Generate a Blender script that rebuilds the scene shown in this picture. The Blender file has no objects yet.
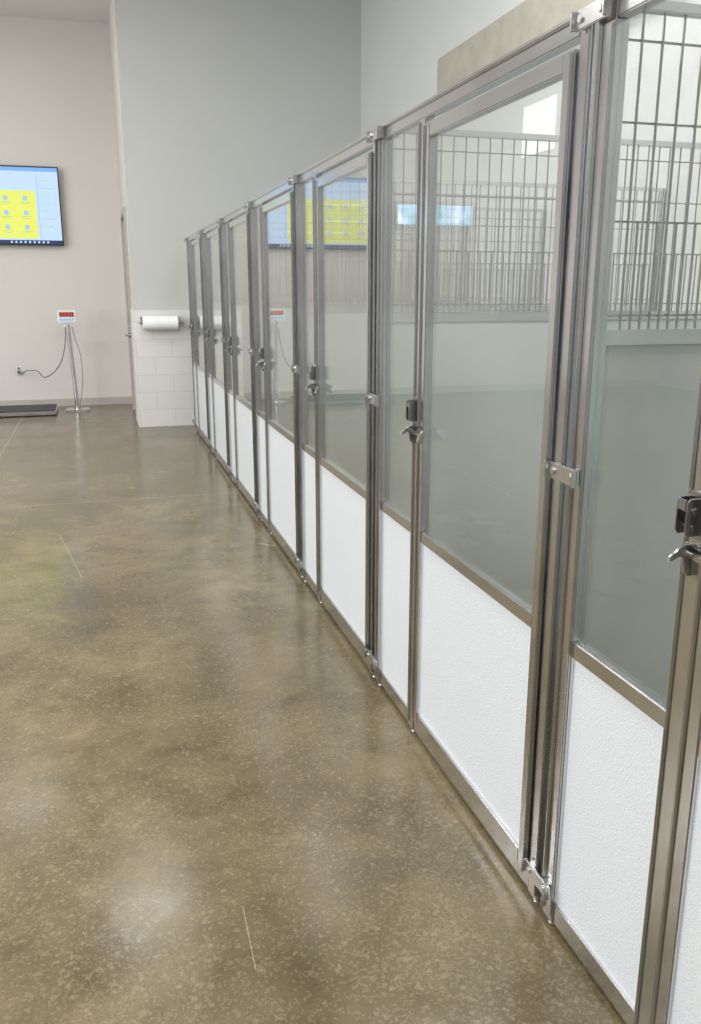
import bpy, bmesh, math
from mathutils import Vector, Matrix
S=bpy.context.scene
S.view_settings.view_transform='Standard'
COL=S.collection
H_CAM=1.553; D=0.988
YN=10.18; YF=12.4; XR=3.08; CEIL=4.82; XS=0.40; XL=-7.0; YB=-4.0
YBS=[.265,1.655,3.05,4.37,5.71,7.06,8.41,9.76]          # unit boundaries
SPS=[.930,.942,.912,.930,.936,.936,.936]                # split post start per unit

# ---------------------------------------------------------------- materials
def newmat(n):
    m=bpy.data.materials.new(n); m.use_nodes=True
    nt=m.node_tree; b=nt.nodes['Principled BSDF']; return m,nt,b
def N(nt,t,**k):
    n=nt.nodes.new(t)
    for a,v in k.items():
        if a in n.inputs.keys(): n.inputs[a].default_value=v
        else: setattr(n,a,v)
    return n
def L(nt,a,b): nt.links.new(a,b)
def coords(nt,scale=(1,1,1)):
    tc=N(nt,'ShaderNodeTexCoord'); mp=N(nt,'ShaderNodeMapping'); mp.inputs['Scale'].default_value=scale
    L(nt,tc.outputs['Object'],mp.inputs['Vector']); return mp.outputs['Vector']
def ramp(nt,fac,stops):
    r=N(nt,'ShaderNodeValToRGB'); e=r.color_ramp.elements
    while len(e)<len(stops): e.new(.5)
    for i,(p,c) in enumerate(stops):
        e[i].position=p; e[i].color=(c[0],c[1],c[2],1) if not isinstance(c,(int,float)) else (c,c,c,1)
    L(nt,fac,r.inputs['Fac']); return r.outputs['Color']
def mix(nt,fac,a,b,mode='MIX'):
    m=N(nt,'ShaderNodeMix',data_type='RGBA',blend_type=mode)
    for s,v in ((0,fac),(6,a),(7,b)):
        if hasattr(v,'is_output'): L(nt,v,m.inputs[s])
        elif s==0: m.inputs[0].default_value=v
        else: m.inputs[s].default_value=(v[0],v[1],v[2],1)
    return m.outputs[2]
def math_(nt,op,a,b=None,c=None):
    n=N(nt,'ShaderNodeMath',operation=op)
    for i,v in enumerate((a,b,c)):
        if v is None: continue
        if hasattr(v,'is_output'): L(nt,v,n.inputs[i])
        else: n.inputs[i].default_value=v
    return n.outputs[0]
def simple(n,c,rough=.5,metal=0,bump=0,bscale=200,var=.06,vscale=8,scale=(1,1,1)):
    m,nt,b=newmat(n); v=coords(nt,scale)
    t=N(nt,'ShaderNodeTexNoise',Scale=vscale,Detail=4.0); L(nt,v,t.inputs['Vector'])
    lo=[x*(1-var) for x in c]; hi=[min(1,x*(1+var)) for x in c]
    L(nt,ramp(nt,t.outputs['Fac'],[(.3,lo),(.7,hi)]),b.inputs['Base Color'])
    b.inputs['Roughness'].default_value=rough; b.inputs['Metallic'].default_value=metal
    if bump:
        t2=N(nt,'ShaderNodeTexNoise',Scale=bscale,Detail=2.0); L(nt,v,t2.inputs['Vector'])
        bp=N(nt,'ShaderNodeBump',Strength=bump,Distance=.002); L(nt,t2.outputs['Fac'],bp.inputs['Height']); L(nt,bp.outputs['Normal'],b.inputs['Normal'])
    return m
def emis(n,c,s):
    m,nt,b=newmat(n); b.inputs['Base Color'].default_value=(c[0]*.2,c[1]*.2,c[2]*.2,1)
    b.inputs['Emission Color'].default_value=(*c,1); b.inputs['Emission Strength'].default_value=s
    b.inputs['Roughness'].default_value=.4
    return m

M={}
M['wall_beige']=simple('wall_paint_beige',(.64,.61,.58),.7,var=.015,vscale=1.5,bump=.1,bscale=150)
M['wall_grey']=simple('wall_paint_grey',(.51,.52,.505),.6,var=.015,vscale=1.5,bump=.1,bscale=150)
M['wall_light']=simple('wall_paint_light',(.54,.555,.55),.65,var=.015,vscale=1.5)
M['wall_dark']=simple('wall_darkened_for_steel',(.28,.275,.27),.7,var=.02)  # unseen back wall, darkened so the steel side faces reflect with more contrast
M['ceil']=simple('ceiling_paint',(.74,.74,.73),.8,var=.02)
M['base']=simple('baseboard_vinyl',(.44,.42,.38),.5)
M['frame_dark']=simple('door_frame_paint',(.40,.38,.36),.4)
M['socket']=simple('dark_socket_plastic',(.15,.15,.15),.4)
M['door_paint']=simple('door_paint',(.50,.46,.42),.4)
M['black']=simple('black_plastic',(.015,.015,.017),.35)
M['rubber']=simple('black_rubber_mat',(.05,.05,.05),.7,bump=.5)
M['white_plastic']=simple('white_plastic',(.75,.75,.73),.35)
M['paper']=simple('paper_towel',(.87,.87,.86),.9,bump=.4,bscale=80)
M['cable']=simple('grey_cable',(.10,.10,.10),.5)
M['tan']=simple('tan_acoustic_fabric',(.36,.345,.29),.95,bump=.8,bscale=50,var=.08,vscale=7)
M['part']=simple('partition_panel_laminate',(.50,.54,.53),.35,var=.02)
M['chrome']=simple('polished_hardware',(.66,.66,.66),.25,1.0,var=.05)
M['lever']=simple('worn_steel_lever',(.52,.52,.515),.20,1.0,var=.05)
M['dark_hw']=simple('dark_hardware',(.33,.325,.32),.28,1.0)
M['wire']=simple('galvanised_wire',(.40,.40,.39),.32,1.0)

def steel(name,c):
    m,nt,b=newmat(name); v=coords(nt,(1,1,1))
    t=N(nt,'ShaderNodeTexNoise',Scale=3.0,Detail=2.0); L(nt,v,t.inputs['Vector'])
    L(nt,ramp(nt,t.outputs['Fac'],[(.3,[x*.95 for x in c]),(.7,[x*1.05 for x in c])]),b.inputs['Base Color'])
    b.inputs['Metallic'].default_value=1
    L(nt,ramp(nt,t.outputs['Fac'],[(.3,.15),(.7,.22)]),b.inputs['Roughness'])
    return m
M['steel']=steel('brushed_stainless_steel',(.69,.695,.71))

m,nt,b=newmat('white_pebbled_panel'); v=coords(nt)
t=N(nt,'ShaderNodeTexVoronoi',Scale=200.0); L(nt,v,t.inputs['Vector'])
t2=N(nt,'ShaderNodeTexNoise',Scale=300.0,Detail=2.0); L(nt,v,t2.inputs['Vector'])
bp=N(nt,'ShaderNodeBump',Strength=.6,Distance=.0025); L(nt,mix(nt,.5,t.outputs['Distance'],t2.outputs['Fac']),bp.inputs['Height']); L(nt,bp.outputs['Normal'],b.inputs['Normal'])
L(nt,ramp(nt,t2.outputs['Fac'],[(.35,(.54,.565,.59)),(.65,(.62,.645,.67))]),b.inputs['Base Color']); b.inputs['Roughness'].default_value=.38
M['white']=m

m,nt,b=newmat('white_painted_block'); v0=coords(nt)
mp=N(nt,'ShaderNodeMapping'); mp.inputs['Rotation'].default_value=(math.radians(90),0,0); L(nt,v0,mp.inputs['Vector'])
br=N(nt,'ShaderNodeTexBrick'); br.inputs['Scale'].default_value=1
br.inputs['Brick Width'].default_value=.4; br.inputs['Row Height'].default_value=.2; br.inputs['Mortar Size'].default_value=.006; br.inputs['Mortar Smooth'].default_value=.5
br.inputs['Color1'].default_value=(.68,.67,.645,1); br.inputs['Color2'].default_value=(.66,.65,.625,1); br.inputs['Mortar'].default_value=(.58,.57,.55,1)
L(nt,mp.outputs['Vector'],br.inputs['Vector']); L(nt,br.outputs['Color'],b.inputs['Base Color'])
bp=N(nt,'ShaderNodeBump',Strength=.3,Distance=.004); bp.invert=True; L(nt,br.outputs['Fac'],bp.inputs['Height']); L(nt,bp.outputs['Normal'],b.inputs['Normal'])
b.inputs['Roughness'].default_value=.45; M['block']=m

m=bpy.data.materials.new('clear_glass'); m.use_nodes=True; nt=m.node_tree; nt.nodes.clear()
out=N(nt,'ShaderNodeOutputMaterial'); tr=N(nt,'ShaderNodeBsdfTransparent'); tr.inputs[0].default_value=(.95,.965,.955,1)
gl=N(nt,'ShaderNodeBsdfGlossy'); gl.inputs['Roughness'].default_value=.004; gl.inputs['Color'].default_value=(1,1,1,1)
ge=N(nt,'ShaderNodeNewGeometry'); dp=N(nt,'ShaderNodeVectorMath',operation='DOT_PRODUCT')
L(nt,ge.outputs['Incoming'],dp.inputs[0]); L(nt,ge.outputs['Normal'],dp.inputs[1])
ab=math_(nt,'ABSOLUTE',dp.outputs['Value']); pw=math_(nt,'POWER',math_(nt,'SUBTRACT',1.0,ab),4.3)
ma=math_(nt,'MULTIPLY_ADD',pw,.94,.04)
mx=N(nt,'ShaderNodeMixShader'); L(nt,ma,mx.inputs[0]); L(nt,tr.outputs[0],mx.inputs[1]); L(nt,gl.outputs[0],mx.inputs[2]); L(nt,mx.outputs[0],out.inputs[0])
M['glass']=m

def ground(px,py):
    u=(px-350.5)/850; v=(512-py)/850; t=math.radians(16.19); p=math.radians(14.64)
    f=math.cos(p)+v*math.sin(p); z=v*math.cos(p)-math.sin(p); s=-H_CAM/z
    return ((u*math.cos(t)+f*math.sin(t))*s,(f*math.cos(t)-u*math.sin(t))*s)
# floor
m,nt,b=newmat('polished_stained_concrete'); v=coords(nt)
n1=N(nt,'ShaderNodeTexNoise',Scale=1.3,Detail=8.0,Roughness=.66,Distortion=.5); L(nt,v,n1.inputs['Vector'])
n2=N(nt,'ShaderNodeTexNoise',Scale=4.5,Detail=10.0,Roughness=.68,Distortion=.3); L(nt,v,n2.inputs['Vector'])
n4=N(nt,'ShaderNodeTexNoise',Scale=2.0,Detail=4.0); L(nt,v,n4.inputs['Vector'])
n5=N(nt,'ShaderNodeTexNoise',Scale=90.0,Detail=3.0); L(nt,v,n5.inputs['Vector'])
dv=mix(nt,.012,v,n5.outputs['Color'],'ADD')
n6=N(nt,'ShaderNodeTexVoronoi',Scale=150.0); L(nt,dv,n6.inputs['Vector'])
n7=N(nt,'ShaderNodeTexVoronoi',Scale=260.0); L(nt,dv,n7.inputs['Vector'])
n8=N(nt,'ShaderNodeTexVoronoi',Scale=85.0); L(nt,dv,n8.inputs['Vector'])
c1=ramp(nt,n1.outputs['Fac'],[(.32,(.088,.065,.032)),(.5,(.128,.100,.052)),(.68,(.185,.146,.082))])
c2=ramp(nt,n2.outputs['Fac'],[(.32,.36),(.5,.5),(.68,.64)])
base=mix(nt,.85,c1,c2,'OVERLAY')
def rnd(n,k):
    s=N(nt,'ShaderNodeSeparateColor'); L(nt,n.outputs['Color'],s.inputs[0]); return s.outputs[k]
sx=N(nt,'ShaderNodeSeparateXYZ'); L(nt,v,sx.inputs[0])
# exposed aggregate: patchy, worn most where the slab was ground deepest (low y)
wear=N(nt,'ShaderNodeMapRange'); L(nt,sx.outputs[1],wear.inputs[0]); wear.inputs[1].default_value=1.5; wear.inputs[2].default_value=5.0; wear.inputs[3].default_value=1.0; wear.inputs[4].default_value=.45
fm=math_(nt,'MULTIPLY',ramp(nt,n4.outputs['Fac'],[(.38,.35),(.62,1.0)]),wear.outputs[0])
base=mix(nt,math_(nt,'MULTIPLY',math_(nt,'LESS_THAN',rnd(n6,0),math_(nt,'MULTIPLY',fm,.34)),.26),base,(.26,.225,.14))
base=mix(nt,math_(nt,'MULTIPLY',math_(nt,'LESS_THAN',rnd(n8,1),math_(nt,'MULTIPLY',fm,.11)),.26),base,(.28,.245,.155))
base=mix(nt,math_(nt,'MULTIPLY',math_(nt,'LESS_THAN',rnd(n7,1),.18),.25),base,(.05,.038,.018))
def line(sock,pos,w):
    return math_(nt,'LESS_THAN',math_(nt,'ABSOLUTE',math_(nt,'SUBTRACT',sock,pos)),w)
for s,p,k in ((sx.outputs[0],-1.0,.7),(sx.outputs[1],6.55,.35)):
    base=mix(nt,math_(nt,'MULTIPLY',line(s,p,.004),k),base,(.36,.32,.24))
def scratch(a,c,w=.0013,k=.45):
    global base
    p=ground(*a); q=ground(*c)
    dx,dy=q[0]-p[0],q[1]-p[1]; Ln=math.hypot(dx,dy); ux,uy=dx/Ln,dy/Ln
    ax=math_(nt,'SUBTRACT',sx.outputs[0],p[0]); ay=math_(nt,'SUBTRACT',sx.outputs[1],p[1])
    t=math_(nt,'ADD',math_(nt,'MULTIPLY',ax,ux),math_(nt,'MULTIPLY',ay,uy))
    d=math_(nt,'ABSOLUTE',math_(nt,'SUBTRACT',math_(nt,'MULTIPLY',ax,uy),math_(nt,'MULTIPLY',ay,ux)))
    msk=math_(nt,'MULTIPLY',math_(nt,'LESS_THAN',d,w),math_(nt,'MULTIPLY',math_(nt,'GREATER_THAN',t,0.0),math_(nt,'LESS_THAN',t,Ln)))
    base=mix(nt,math_(nt,'MULTIPLY',msk,k),base,(.40,.37,.30))
scratch((243,908),(256,970)); scratch((60,535),(82,578),.0022); scratch((258,543),(275,546),.004,.8)
L(nt,base,b.inputs['Base Color'])
L(nt,ramp(nt,n2.outputs['Fac'],[(.3,.13),(.7,.27)]),b.inputs['Roughness'])
b.inputs['Specular IOR Level'].default_value=.6
bp=N(nt,'ShaderNodeBump',Strength=.10,Distance=.005); L(nt,n2.outputs['Fac'],bp.inputs['Height']); L(nt,bp.outputs['Normal'],b.inputs['Normal'])
M['floor']=m

M['scr_white']=emis('screen_pale_blue',(.46,.62,.86),1.05)
M['scr_yel']=emis('screen_yellow',(.68,.73,.13),1.05)
M['scr_icon']=emis('screen_icon_blue',(.34,.52,.74),1.0)
M['scr_blue']=emis('screen_blue',(.18,.38,.78),1.0)
M['scr_dark']=emis('screen_dark_blue',(.01,.03,.10),1.0)
M['scr_ink']=emis('screen_ink',(.42,.52,.30),1.0)
M['led']=emis('led_red',(1,.06,.04),1.5)
M['lamp']=emis('lamp_lens',(1,.97,.92),2.5)
m,nt,b=newmat('daylight_glazing'); v=coords(nt); t=N(nt,'ShaderNodeTexNoise',Scale=2.2,Detail=2.0); L(nt,v,t.inputs['Vector'])
L(nt,ramp(nt,t.outputs['Fac'],[(.35,(.15,.42,.45)),(.5,(.36,.62,.90)),(.6,(.85,.95,1.0))]),b.inputs['Emission Color'])
b.inputs['Emission Strength'].default_value=2.2; b.inputs['Base Color'].default_value=(.1,.1,.1,1); M['sky']=m

# ---------------------------------------------------------------- mesh helpers
CACHE={}
def bm_box(bm,x0,x1,y0,y1,z0,z1,bev=0):
    r=bmesh.ops.create_cube(bm,size=1)
    vs=r['verts']
    for q in vs:
        q.co=Vector(((x0+x1)/2+q.co.x*(x1-x0),(y0+y1)/2+q.co.y*(y1-y0),(z0+z1)/2+q.co.z*(z1-z0)))
    if bev:
        es=list({e for q in vs for e in q.link_edges})
        bmesh.ops.bevel(bm,geom=es,offset=bev,segments=2,affect='EDGES',clamp_overlap=True)
def bm_cyl(bm,c,axis,r,l,seg=20,r2=None):
    rot={'x':Matrix.Rotation(math.pi/2,4,'Y'),'y':Matrix.Rotation(math.pi/2,4,'X'),'z':Matrix.Identity(4)}[axis]
    bmesh.ops.create_cone(bm,cap_ends=True,segments=seg,radius1=r,radius2=r if r2 is None else r2,depth=l,matrix=Matrix.Translation(c)@rot)
def bm_tube(bm,pts,rad,seg=10):
    pts=[Vector(p) for p in pts]; n=len(pts)
    if isinstance(rad,(list,tuple)):
        rads=[rad[0]+(rad[1]-rad[0])*i/(n-1) for i in range(n)]
    else: rads=[rad]*n
    rings=[]
    up=Vector((0,0,1))
    ref=(pts[-1]-pts[0]).normalized()
    if abs(ref.dot(up))>.9: up=Vector((0,1,0))
    for i,p in enumerate(pts):
        t=(pts[min(i+1,n-1)]-pts[max(i-1,0)]).normalized()
        a=t.cross(up)
        if a.length<1e-3: a=t.cross(Vector((1,0,0)))
        a.normalize(); c=t.cross(a).normalized()
        rings.append([bm.verts.new(p+(a*math.cos(2*math.pi*k/seg)+c*math.sin(2*math.pi*k/seg))*rads[i]) for k in range(seg)])
    for i in range(len(rings)-1):
        for k in range(seg):
            bm.faces.new((rings[i][k],rings[i][(k+1)%seg],rings[i+1][(k+1)%seg],rings[i+1][k]))
    bm.faces.new(rings[0][::-1]); bm.faces.new(rings[-1])
def bm_plate(bm,poly,a0,a1,bev=.0012,plane='yz'):
    f3=(lambda s,p:(s,p[0],p[1])) if plane=='yz' else (lambda s,p:(p[0],s,p[1]))
    a=[bm.verts.new(f3(a0,p)) for p in poly]; c=[bm.verts.new(f3(a1,p)) for p in poly]
    n=len(poly); f=[bm.faces.new(a),bm.faces.new(c[::-1])]
    for i in range(n): f.append(bm.faces.new((a[i],c[i],c[(i+1)%n],a[(i+1)%n])))
    if bev:
        es=list({e for q in f[:2] for e in q.edges})
        bmesh.ops.bevel(bm,geom=es,offset=bev,segments=1,affect='EDGES',clamp_overlap=True)
def smooth(pts,n=6):
    P=[Vector(p) for p in pts]; P=[P[0]]+P+[P[-1]]; o=[]
    for i in range(1,len(P)-2):
        for k in range(n):
            t=k/n
            o.append(.5*((2*P[i])+(P[i+1]-P[i-1])*t+(2*P[i-1]-5*P[i]+4*P[i+1]-P[i+2])*t*t+(-P[i-1]+3*P[i]-3*P[i+1]+P[i+2])*t**3))
    o.append(P[-2]); return o
def mesh(key,fn,mat,smooth_sh=False):
    if key and key in CACHE: return CACHE[key]
    bm=bmesh.new(); fn(bm); bmesh.ops.recalc_face_normals(bm,faces=bm.faces)
    me=bpy.data.meshes.new(str(key) if key else 'mesh'); bm.to_mesh(me); bm.free()
    me.materials.append(M[mat])
    if smooth_sh:
        for p in me.polygons: p.use_smooth=True
        try: me.set_sharp_from_angle(angle=math.radians(35))
        except Exception: pass
    if key: CACHE[key]=me
    return me
def obj(name,me,parent=None,loc=(0,0,0),**props):
    o=bpy.data.objects.new(name,me); COL.objects.link(o); o.location=loc
    if parent: o.parent=parent
    for k,v in props.items(): o[k]=v
    return o
def boxes(lst,bev=0):
    def f(bm):
        for q in lst: bm_box(bm,*q,bev)
    return f
def struct(name,lst,mat): return obj(name,mesh(None,boxes(lst),mat),kind='structure')

# ---------------------------------------------------------------- room
struct('floor',[(XL-.2,XR+.2,YB-.2,YF+.2,-.1,0)],'floor')
struct('ceiling',[(XL-.2,XR+.2,YB-.2,YF+.2,CEIL,CEIL+.1)],'ceil')
struct('wall_far',[(XL,XS,YF,YF+.15,0,CEIL)],'wall_beige')
struct('wall_near_end',[(XS,XR,YN,YN+.12,0,CEIL)],'wall_grey')
DY0,DY1,DZ=10.75,11.75,2.42
struct('wall_return',[(XS,XS+.12,YN+.12,DY0,0,CEIL),(XS,XS+.12,DY1,YF,0,CEIL),(XS,XS+.12,DY0,DY1,DZ,CEIL)],'wall_beige')
struct('wall_right',[(XR,XR+.15,YB,YN+.12,0,CEIL)],'wall_light')
struct('wall_left',[(XL-.15,XL,YB,YF,0,CEIL)],'wall_beige')
struct('wall_back',[(XL,XR,YB-.15,YB,0,CEIL)],'wall_dark')
struct('trim_1',[(XS-.02,1.6,YN-.03,YN,0,1.33),(XS-.02,XS,YN,DY0-.06,0,1.33)],'block')
struct('baseboard_far',[(XL,XS-.001,YF-.015,YF,0,.10)],'base')
struct('door_1',[(XS+.03,XS+.075,DY0+.005,DY1-.005,.005,DZ-.005)],'door_paint')
struct('trim_2',[(XS-.03,XS+.03,DY0-.06,DY0+.004,0,DZ+.06),(XS-.03,XS+.03,DY1-.004,DY1+.06,0,DZ+.06),(XS-.03,XS+.03,DY0,DY1,DZ-.004,DZ+.06)],'frame_dark')
def dh(bm):
    bm_box(bm,XS-.035,XS+.03,DY0+.03,DY0+.10,1.15,1.30,.004)
    bm_cyl(bm,(XS-.01,DY0+.10,1.02),'x',.03,.08)
    bm_tube(bm,smooth([(XS+.0,DY0+.10,1.02),(XS-.065,DY0+.10,1.02),(XS-.08,DY0+.13,1.02),(XS-.075,DY0+.23,1.015)]),.012)
obj('trim_3',mesh(None,dh,'dark_hw',True),kind='structure')
WX0,WX1,WZ0,WZ1=-3.5,-2.3,2.48,2.76
struct('window_1',[(WX0,WX1,YF-.02,YF-.005,WZ0,WZ1)],'sky')
struct('trim_4',[(WX0-.05,WX1+.05,YF-.04,YF,WZ1,WZ1+.05),(WX0-.05,WX1+.05,YF-.04,YF,WZ0-.05,WZ0),(WX0-.05,WX0,YF-.04,YF,WZ0,WZ1),(WX1,WX1+.05,YF-.04,YF,WZ0,WZ1),(-2.85,-2.65,YF-.04,YF-.02,WZ0,WZ1)],'base')

# ---------------------------------------------------------------- kennels
TX=.032; ZT=2.10; MR0,MR1=.735,.775; DS0=.073; DS1=.118
def bracket(bm):
    bm_box(bm,-.016,-.008,-.062,.062,-.019,.019,.002)
    bm_box(bm,-.026,-.016,-.062,-.056,-.019,.019,.001); bm_box(bm,-.026,-.016,.056,.062,-.019,.019,.001)
    for y in (-.036,.036):
        bm_cyl(bm,(-.018,y,0),'x',.008,.005,12); bm_box(bm,-.008,0,y-.012,y+.012,-.017,.017)
def latch_plate(bm):
    bm_plate(bm,[(-.024,-.002),(.024,-.002),(.024,.078),(.018,.084),(-.018,.084),(-.024,.078)],-.005,0)
    for y in (-.014,.012):
        bm_plate(bm,[(-.003,.006),(-.028,.006),(-.034,.014),(-.034,.066),(-.028,.074),(-.003,.074)],y,y+.003,.0008,'xz')
    bm_box(bm,-.034,-.031,-.010,.012,.052,.072,.001)
    bm_cyl(bm,(-.018,0,.050),'y',.007,.036,14); bm_cyl(bm,(-.018,0,.022),'y',.004,.034,12)
    for z in (.012,.070): bm_cyl(bm,(-.006,.019,z),'x',.004,.004,10)
def latch_lever(bm):
    bm_plate(bm,[(-.024,-.072),(.024,-.072),(.024,-.012),(-.024,-.012)],-.005,0)
    bm_plate(bm,[(-.003,-.010),(-.026,-.008),(-.042,-.014),(-.058,-.028),(-.060,-.036),(-.052,-.036),(-.040,-.028),(-.030,-.030),(-.028,-.056),(-.020,-.068),(-.003,-.066)],-.013,-.008,.001,'xz')
    bm_cyl(bm,(-.016,-.010,-.028),'y',.007,.024,14)
    bm_box(bm,-.020,-.010,-.090,-.014,-.036,-.022,.003)
    bm_plate(bm,[(-.008,-.016),(-.018,-.014),(-.028,-.026),(-.034,-.046),(-.027,-.052),(-.015,-.040),(-.008,-.036)],-.098,-.090,.001,'xz')
    bm_cyl(bm,(-.025,-.094,-.040),'y',.005,.024,12)
    # catch bar along the door stile
    bm_box(bm,-.016,-.008,-.070,-.040,-.062,-.010,.002)
def foot(bm):
    bm_cyl(bm,(0,0,.008),'z',.006,.010,10); bm_cyl(bm,(0,0,.003),'z',.014,.006,16,.011)
PX0,PX1=.033,XR-D-.005
PM=1.455
def part_frame(bm):
    for q in ((PX0,PX0+.008,-.0125,.0125,.005,2.10),(PX1-.012,PX1,-.0125,.0125,.005,2.10),
              (PX0+.008,PX1-.012,-.0125,.0125,2.08,2.10),(PX0+.008,PX1-.012,-.0125,.0125,PM-.016,PM+.016),(PX0+.008,PX1-.012,-.0125,.0125,.005,.04)):
        bm_box(bm,*q,.002)
def part_panel(bm): bm_box(bm,PX0+.007,PX1-.011,-.006,.006,.039,PM-.015)
def part_grid(bm):
    x=PX0+.05; r=.0020; k=0
    while x<PX1-.03:
        bm_box(bm,x-r,x+r,-r,r,PM+.015,2.081)
        # every gap carries an extra short bar in the lower half of the grid
        if x+.0235<PX1-.03: bm_box(bm,x+.0235-r,x+.0235+r,-r,r,PM+.015,1.69)
        x+=.047
    for z in (1.50,1.69,1.88,2.03):
        bm_box(bm,PX0+.007,PX1-.010,r,r*3,z-r,z+r)
def partition(root,y):
    p=obj('partition',mesh('partition_frame',part_frame,'steel'),root,(0,y,0))
    obj('partition_panel',mesh('partition_panel',part_panel,'part'),p,label='pale grey solid partition panel')
    obj('wire_grid',mesh('wire_grid',part_grid,'wire'),p,label='vertical wire bars above the partition')
NU=7
for i in range(NU):
    YP=round(YBS[i+1]-YBS[i],4); SP0=SPS[i]; SP1=SP0+.05; DE1=SP0-.008; DE0=DE1-.043
    frame_boxes=[(0,TX,.015,.065,.012,ZT),(0,TX,SP0,SP1,.012,ZT-.045),(0,TX,YP-.065,YP-.015,.012,ZT),
     (0,TX,.066,YP-.066,ZT-.045,ZT),(.003,.029,.066,SP0-.001,.016,.058),(.003,.029,SP1+.001,YP-.066,.016,.072),
     (.003,TX-.003,SP1+.001,YP-.066,MR0,MR1),
     (-.008,.002,.066,YP-.066,ZT-.012,ZT-.001),
     (-.008,.002,.015,.023,.03,ZT-.01),(-.008,.002,YP-.023,YP-.015,.03,ZT-.01),(-.006,.002,SP1-.010,SP1-.002,.03,ZT-.05),(-.005,.002,YP-.062,YP-.054,.03,ZT-.05)]
    door_boxes=[(-.006,.024,DS0,DS1,.066,2.035),(-.006,.024,DE0,DE1,.066,2.035),(-.006,.024,DS1,DE0,.066,.106),(-.006,.024,DS1,DE0,1.995,2.035),(-.004,.022,DS1,DE0,MR0,MR1),
     (-.013,-.004,DS0+.002,DS0+.010,.07,2.03),(-.012,-.004,DE1-.010,DE1-.002,.07,2.03)]
    lab='stainless steel dog kennel with glass door beside the block wall' if i==NU-1 else 'stainless steel dog kennel with glass door and white lower panels'
    root=obj('dog_kennel',None,None,(D,YBS[i],0),label=lab,category='dog kennel',group='row of dog kennels')
    root.empty_display_size=.2
    K=(YP,SP0)
    obj('frame',mesh(('kennel_frame',K),boxes(frame_boxes,.0028),'steel'),root)
    obj('side_glass',mesh(('side_glass',K),boxes([(.013,.019,SP1,YP-.065,MR1-.002,ZT-.044)]),'glass'),root,label='narrow clear glass side pane')
    obj('side_kick_panel',mesh(('side_kick',K),boxes([(.010,.022,SP1,YP-.065,.070,MR0+.002)]),'white'),root,label='narrow white pebbled lower panel')
    d=obj('door',mesh(('kennel_door',K),boxes(door_boxes,.0028),'steel'),root)
    obj('glass_pane',mesh(('door_glass',K),boxes([(.008,.014,DS1-.002,DE0+.002,MR1-.002,1.997)]),'glass'),d,label='clear glass door pane')
    obj('kick_panel',mesh(('door_kick',K),boxes([(.004,.016,DS1-.002,DE0+.002,.104,MR0+.002)]),'white'),d,label='white pebbled lower door panel')
    l=obj('latch',mesh('latch_plate',latch_plate,'dark_hw',True),root,(0,(SP0+SP1)/2-.004,1.13),label='dark steel gate latch plate')
    obj('lever',mesh('latch_lever',latch_lever,'lever',True),l,label='worn steel latch lever')
    for y in (.04,(SP0+SP1)/2,YP-.04): obj('foot',mesh('foot',foot,'dark_hw',True),root,(.018,y,0))
    for z in (.10,1.155,2.078):
        obj('connector_bracket',mesh('bracket',bracket,'chrome',True),None,(D-.0005,YBS[i+1],z),label='small bolted steel bracket joining two kennel posts',category='bracket',group='kennel connector brackets')
    partition(root,YP-.031)
    if i==0: partition(root,.031)

# ---------------------------------------------------------------- right wall items
def ap(bm): bm_box(bm,-.05,0,-2.05,2.05,-.22,.22,.012)
obj('acoustic_panel',mesh(None,ap,'tan',True),None,(XR-.0005,5.65,3.30),label='tan fabric acoustic panel mounted on the white wall above the kennels',category='acoustic panel')
def sheet(bm): bm_box(bm,-.004,0,-.24,.24,-.17,.17,.001)  # thin pale rectangle set flat on the right wall
obj('pale_sheet',mesh(None,sheet,'paper'),None,(XR-.0003,5.85,2.66),label='blank white sheet on the wall behind the kennels',category='wall_sheet')

# ---------------------------------------------------------------- television
TVW,TVH=1.62,.97
tv=obj('television',None,None,(-.355-TVW/2,YF-.08,2.115+TVH/2),label='black flat-screen television showing yellow schedule on the beige wall',category='television')
obj('case',mesh(None,boxes([(-TVW/2,TVW/2,-.025,.02,-TVH/2,TVH/2)],.006),'black'),tv)
obj('wall_mount',mesh(None,boxes([(-.25,.25,.02,.079,-.18,.18)],.004),'black'),tv,label='black wall mount bracket')
sw,sh=TVW/2-.015,TVH/2-.018
sc=obj('screen',mesh(None,boxes([(-sw,sw,-.028,-.024,-sh,sh)]),'scr_white'),tv,label='lit screen with yellow calendar board')
def R(u0,u1,v0,v1,dep=.0295): return (-sw+u0*2*sw,-sw+u1*2*sw,-dep,-dep+.001,sh-v1*2*sh,sh-v0*2*sh)
obj('yellow_board',mesh(None,boxes([R(.05,.82,.30,.93)]),'scr_yel'),sc)
obj('task_bar',mesh(None,boxes([R(0,1,.95,1)]),'scr_dark'),sc)
obj('title_bar',mesh(None,boxes([R(0,1,0,.05),R(.835,.838,.1,.93)]),'scr_blue'),sc)
ink=[]; ics=[]
for r_ in range(3):
    for c_ in range(5):
        u=.095+c_*.15; v=.37+r_*.19
        ics.append((u+.042,v+.03)); ink.append(R(u,u+.085,v+.078,v+.086,.0305)); ink.append(R(u+.015,u+.07,v+.100,v+.107,.0305))
for k in range(7): ink.append(R(.86,.86+.05+.015*((k*7)%4),.16+k*.1,.168+k*.1,.0305))
for k in range(6): ink.append(R(.08+k*.08,.08+k*.08+.05,.10,.108,.0305)); ink.append(R(.08+k*.08,.08+k*.08+.05,.20,.208,.0305))
def icons(bm):
    for u,v in ics: bm_cyl(bm,(-sw+u*2*sw,-.030,sh-v*2*sh),'y',.032,.002,20)
obj('calendar_icon',mesh(None,icons,'scr_icon'),sc,kind='stuff')
obj('screen_text',mesh(None,boxes(ink),'scr_ink'),sc,kind='stuff')
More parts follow.
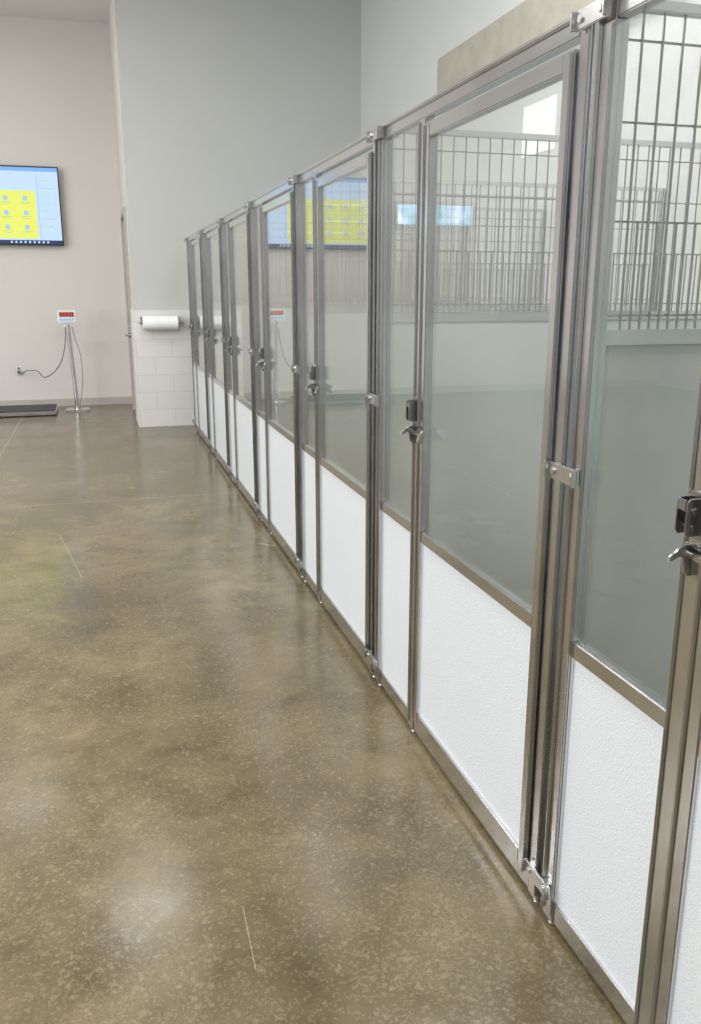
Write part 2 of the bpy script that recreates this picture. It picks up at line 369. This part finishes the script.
obj('task_bar_icon',mesh(None,boxes([R(.60+k*.035,.615+k*.035,.962,.988,.0305) for k in range(9)]),'scr_white'),sc,kind='stuff')

# ---------------------------------------------------------------- scale with column
SX,SY=-.335,11.85
st=obj('scale_stand',None,None,(SX,SY,0),label='digital scale indicator on a grey metal pole near the wall',category='scale display')
def stand(bm):
    bm_box(bm,-.15,.15,-.13,.13,0,.025,.006); bm_cyl(bm,(0,0,.04),'z',.04,.04)
obj('base',mesh(None,stand,'steel',True),st)
def pole(bm): bm_tube(bm,[(0,0,.03),(-.045,.0,1.15)],.027,16)
obj('pole',mesh(None,pole,'steel',True),st)
def head(bm):
    bm_box(bm,-.12,.12,-.04,.03,-.085,.085,.012); bm_box(bm,-.05,.05,-.01,.03,-.13,-.08,.004)
hd=obj('display_housing',mesh(None,head,'white_plastic',True),st,(-.045,0,1.22),label='white plastic display housing')
obj('display_window',mesh(None,boxes([(-.088,.088,-.044,-.040,.0,.055)],.001),'black'),hd)
obj('key_pad',mesh(None,boxes([(-.085+k*.036,-.06+k*.036,-.043,-.040,-.05,-.025) for k in range(5)]),'scr_blue'),hd,kind='stuff')
def digits(bm):
    for k in range(4):
        cx=-.057+k*.038; w,hh,t=.010,.016,.0025
        S7={'a':(-w,w,hh-t,hh+t),'d':(-w,w,-hh-t,-hh+t),'f':(-w-t,-w+t,0,hh),'b':(w-t,w+t,0,hh),'e':(-w-t,-w+t,-hh,0),'c':(w-t,w+t,-hh,0)}
        for s in S7.values(): bm_box(bm,cx+s[0],cx+s[1],-.0455,-.0438,.028+s[2],.028+s[3])
obj('led_digits',mesh(None,digits,'led'),hd,label='red lit digits')
pl=obj('scale_platform',None,None,(-1.19,11.74,0),label='low black floor scale platform on the concrete floor',category='floor scale')
obj('base',mesh(None,boxes([(-.60,.60,-.32,.32,.015,.06)],.006),'steel'),pl,label='grey metal platform edge')
obj('rubber_mat',mesh(None,boxes([(-.585,.585,-.305,.305,.06,.075)],.003),'rubber'),pl,label='black ribbed rubber mat')
for x in (-.5,.5):
    for y in (-.25,.25): obj('foot',mesh('pf',lambda bm:bm_cyl(bm,(0,0,.008),'z',.025,.016),'black',True),pl,(x,y,0))
OX=-1.07
ou=obj('wall_outlet',mesh(None,boxes([(-.04,.04,-.006,0,-.06,.06)],.003),'white_plastic'),None,(OX,YF-.0005,.50),label='white wall outlet on the beige wall',category='outlet')
obj('socket',mesh(None,boxes([(-.018,.018,-.008,-.005,.008,.04),(-.018,.018,-.008,-.005,-.04,-.008)],.001),'socket'),ou)
def cab(bm):
    bm_box(bm,OX-.02,OX+.02,YF-.055,YF-.009,.465,.50,.004)
    bm_tube(bm,smooth([(OX,YF-.05,.475),(OX+.05,YF-.10,.46),(OX+.10,YF-.12,.50),(OX+.24,YF-.14,.50),(OX+.32,YF-.2,.42),(OX+.44,YF-.28,.47),(OX+.56,YF-.40,.62),(SX-.10,SY+.05,.85),(SX-.07,SY+.045,1.12)]),.006,8)
obj('power_cable',mesh(None,cab,'cable',True),None,label='thin grey power cable hanging from outlet to scale display',category='cable')
def cab2(bm):
    bm_tube(bm,smooth([(.0,.04,1.12),(.03,.06,.95),(.085,.08,.72),(.09,.08,.45),(.06,.08,.2),(.02,.10,.03)]),.0035,8)
obj('signal_cable',mesh(None,cab2,'cable',True),st,label='thin grey hanging cable')

# ---------------------------------------------------------------- paper roll holder
ph=obj('paper_roll_holder',None,None,(.68,YN-.0305,1.19),label='paper roll on a slim metal wall holder above white block wall',category='paper roll holder')
def hb(bm):
    for x in (-.212,.204):
        bm_plate(bm,[(-.10,-.02),(-.07,-.03),(-.001,.02),(-.001,.07),(-.03,.06),(-.10,.02)],x,x+.008,.001)
    bm_cyl(bm,(0.01,-.075,0),'x',.009,.50); bm_box(bm,-.22,.22,-.006,-.001,.045,.06,.001)
obj('bracket',mesh(None,hb,'dark_hw',True),ph)
def roll(bm): bm_cyl(bm,(0,-.078,0),'x',.076,.39,40)
obj('paper_roll',mesh(None,roll,'paper',True),ph,label='white paper roll')

# ---------------------------------------------------------------- ceiling lights
def hous(bm): bm_cyl(bm,(0,0,0),'z',.42,.08,32,.3)
def lens(bm): bm_cyl(bm,(0,0,-.046),'z',.36,.012,32)
for k,(x,y,e) in enumerate(((.11,7.86,14),(-1.3,10.3,9),(-2.8,7.6,80),(-5.2,7.6,80),(.11,4.4,64),(-2.8,4.4,58),(-5.2,4.4,55),(.11,.9,50),(-2.8,.9,50),(-5.2,.9,50),(-2.8,-2,50),(0,-2,50),(2.1,4.4,66),(2.1,.9,60))):
    r_=obj('ceiling_light',None,None,(x,y,CEIL-.0405),label='round white surface-mounted ceiling light',category='ceiling light',group='ceiling lights')
    obj('housing',mesh('lh',hous,'white_plastic',True),r_); obj('lens',mesh('ll',lens,'lamp',True),r_)
    ld=bpy.data.lights.new('lamp','AREA'); ld.shape='DISK'; ld.size=.72; ld.energy=e; ld.color=(1,.985,.965)
    lo=bpy.data.objects.new('ceiling_lamp',ld); COL.objects.link(lo); lo.location=(x,y,CEIL-.105)
ld=bpy.data.lights.new('left_fill','AREA'); ld.shape='RECTANGLE'; ld.size=2.5; ld.size_y=9; ld.energy=460; ld.color=(.91,.96,1)  # added fill light along the unseen left wall; no window is built there
lo=bpy.data.objects.new('left_fill',ld); COL.objects.link(lo); lo.location=(XL+.1,4,2.4); lo.rotation_euler=(0,math.radians(-90),0)

w=bpy.data.worlds.new('world'); S.world=w; w.use_nodes=True
w.node_tree.nodes['Background'].inputs[0].default_value=(.8,.88,1,1); w.node_tree.nodes['Background'].inputs[1].default_value=.5

cam=bpy.data.cameras.new('camera'); co=bpy.data.objects.new('camera',cam); COL.objects.link(co); S.camera=co
co.location=(0,0,H_CAM); co.rotation_euler=(math.radians(90-14.64),0,math.radians(-16.19))
cam.sensor_fit='VERTICAL'; cam.sensor_height=36; cam.lens=850*36/1024
cam.clip_start=.05; cam.clip_end=60
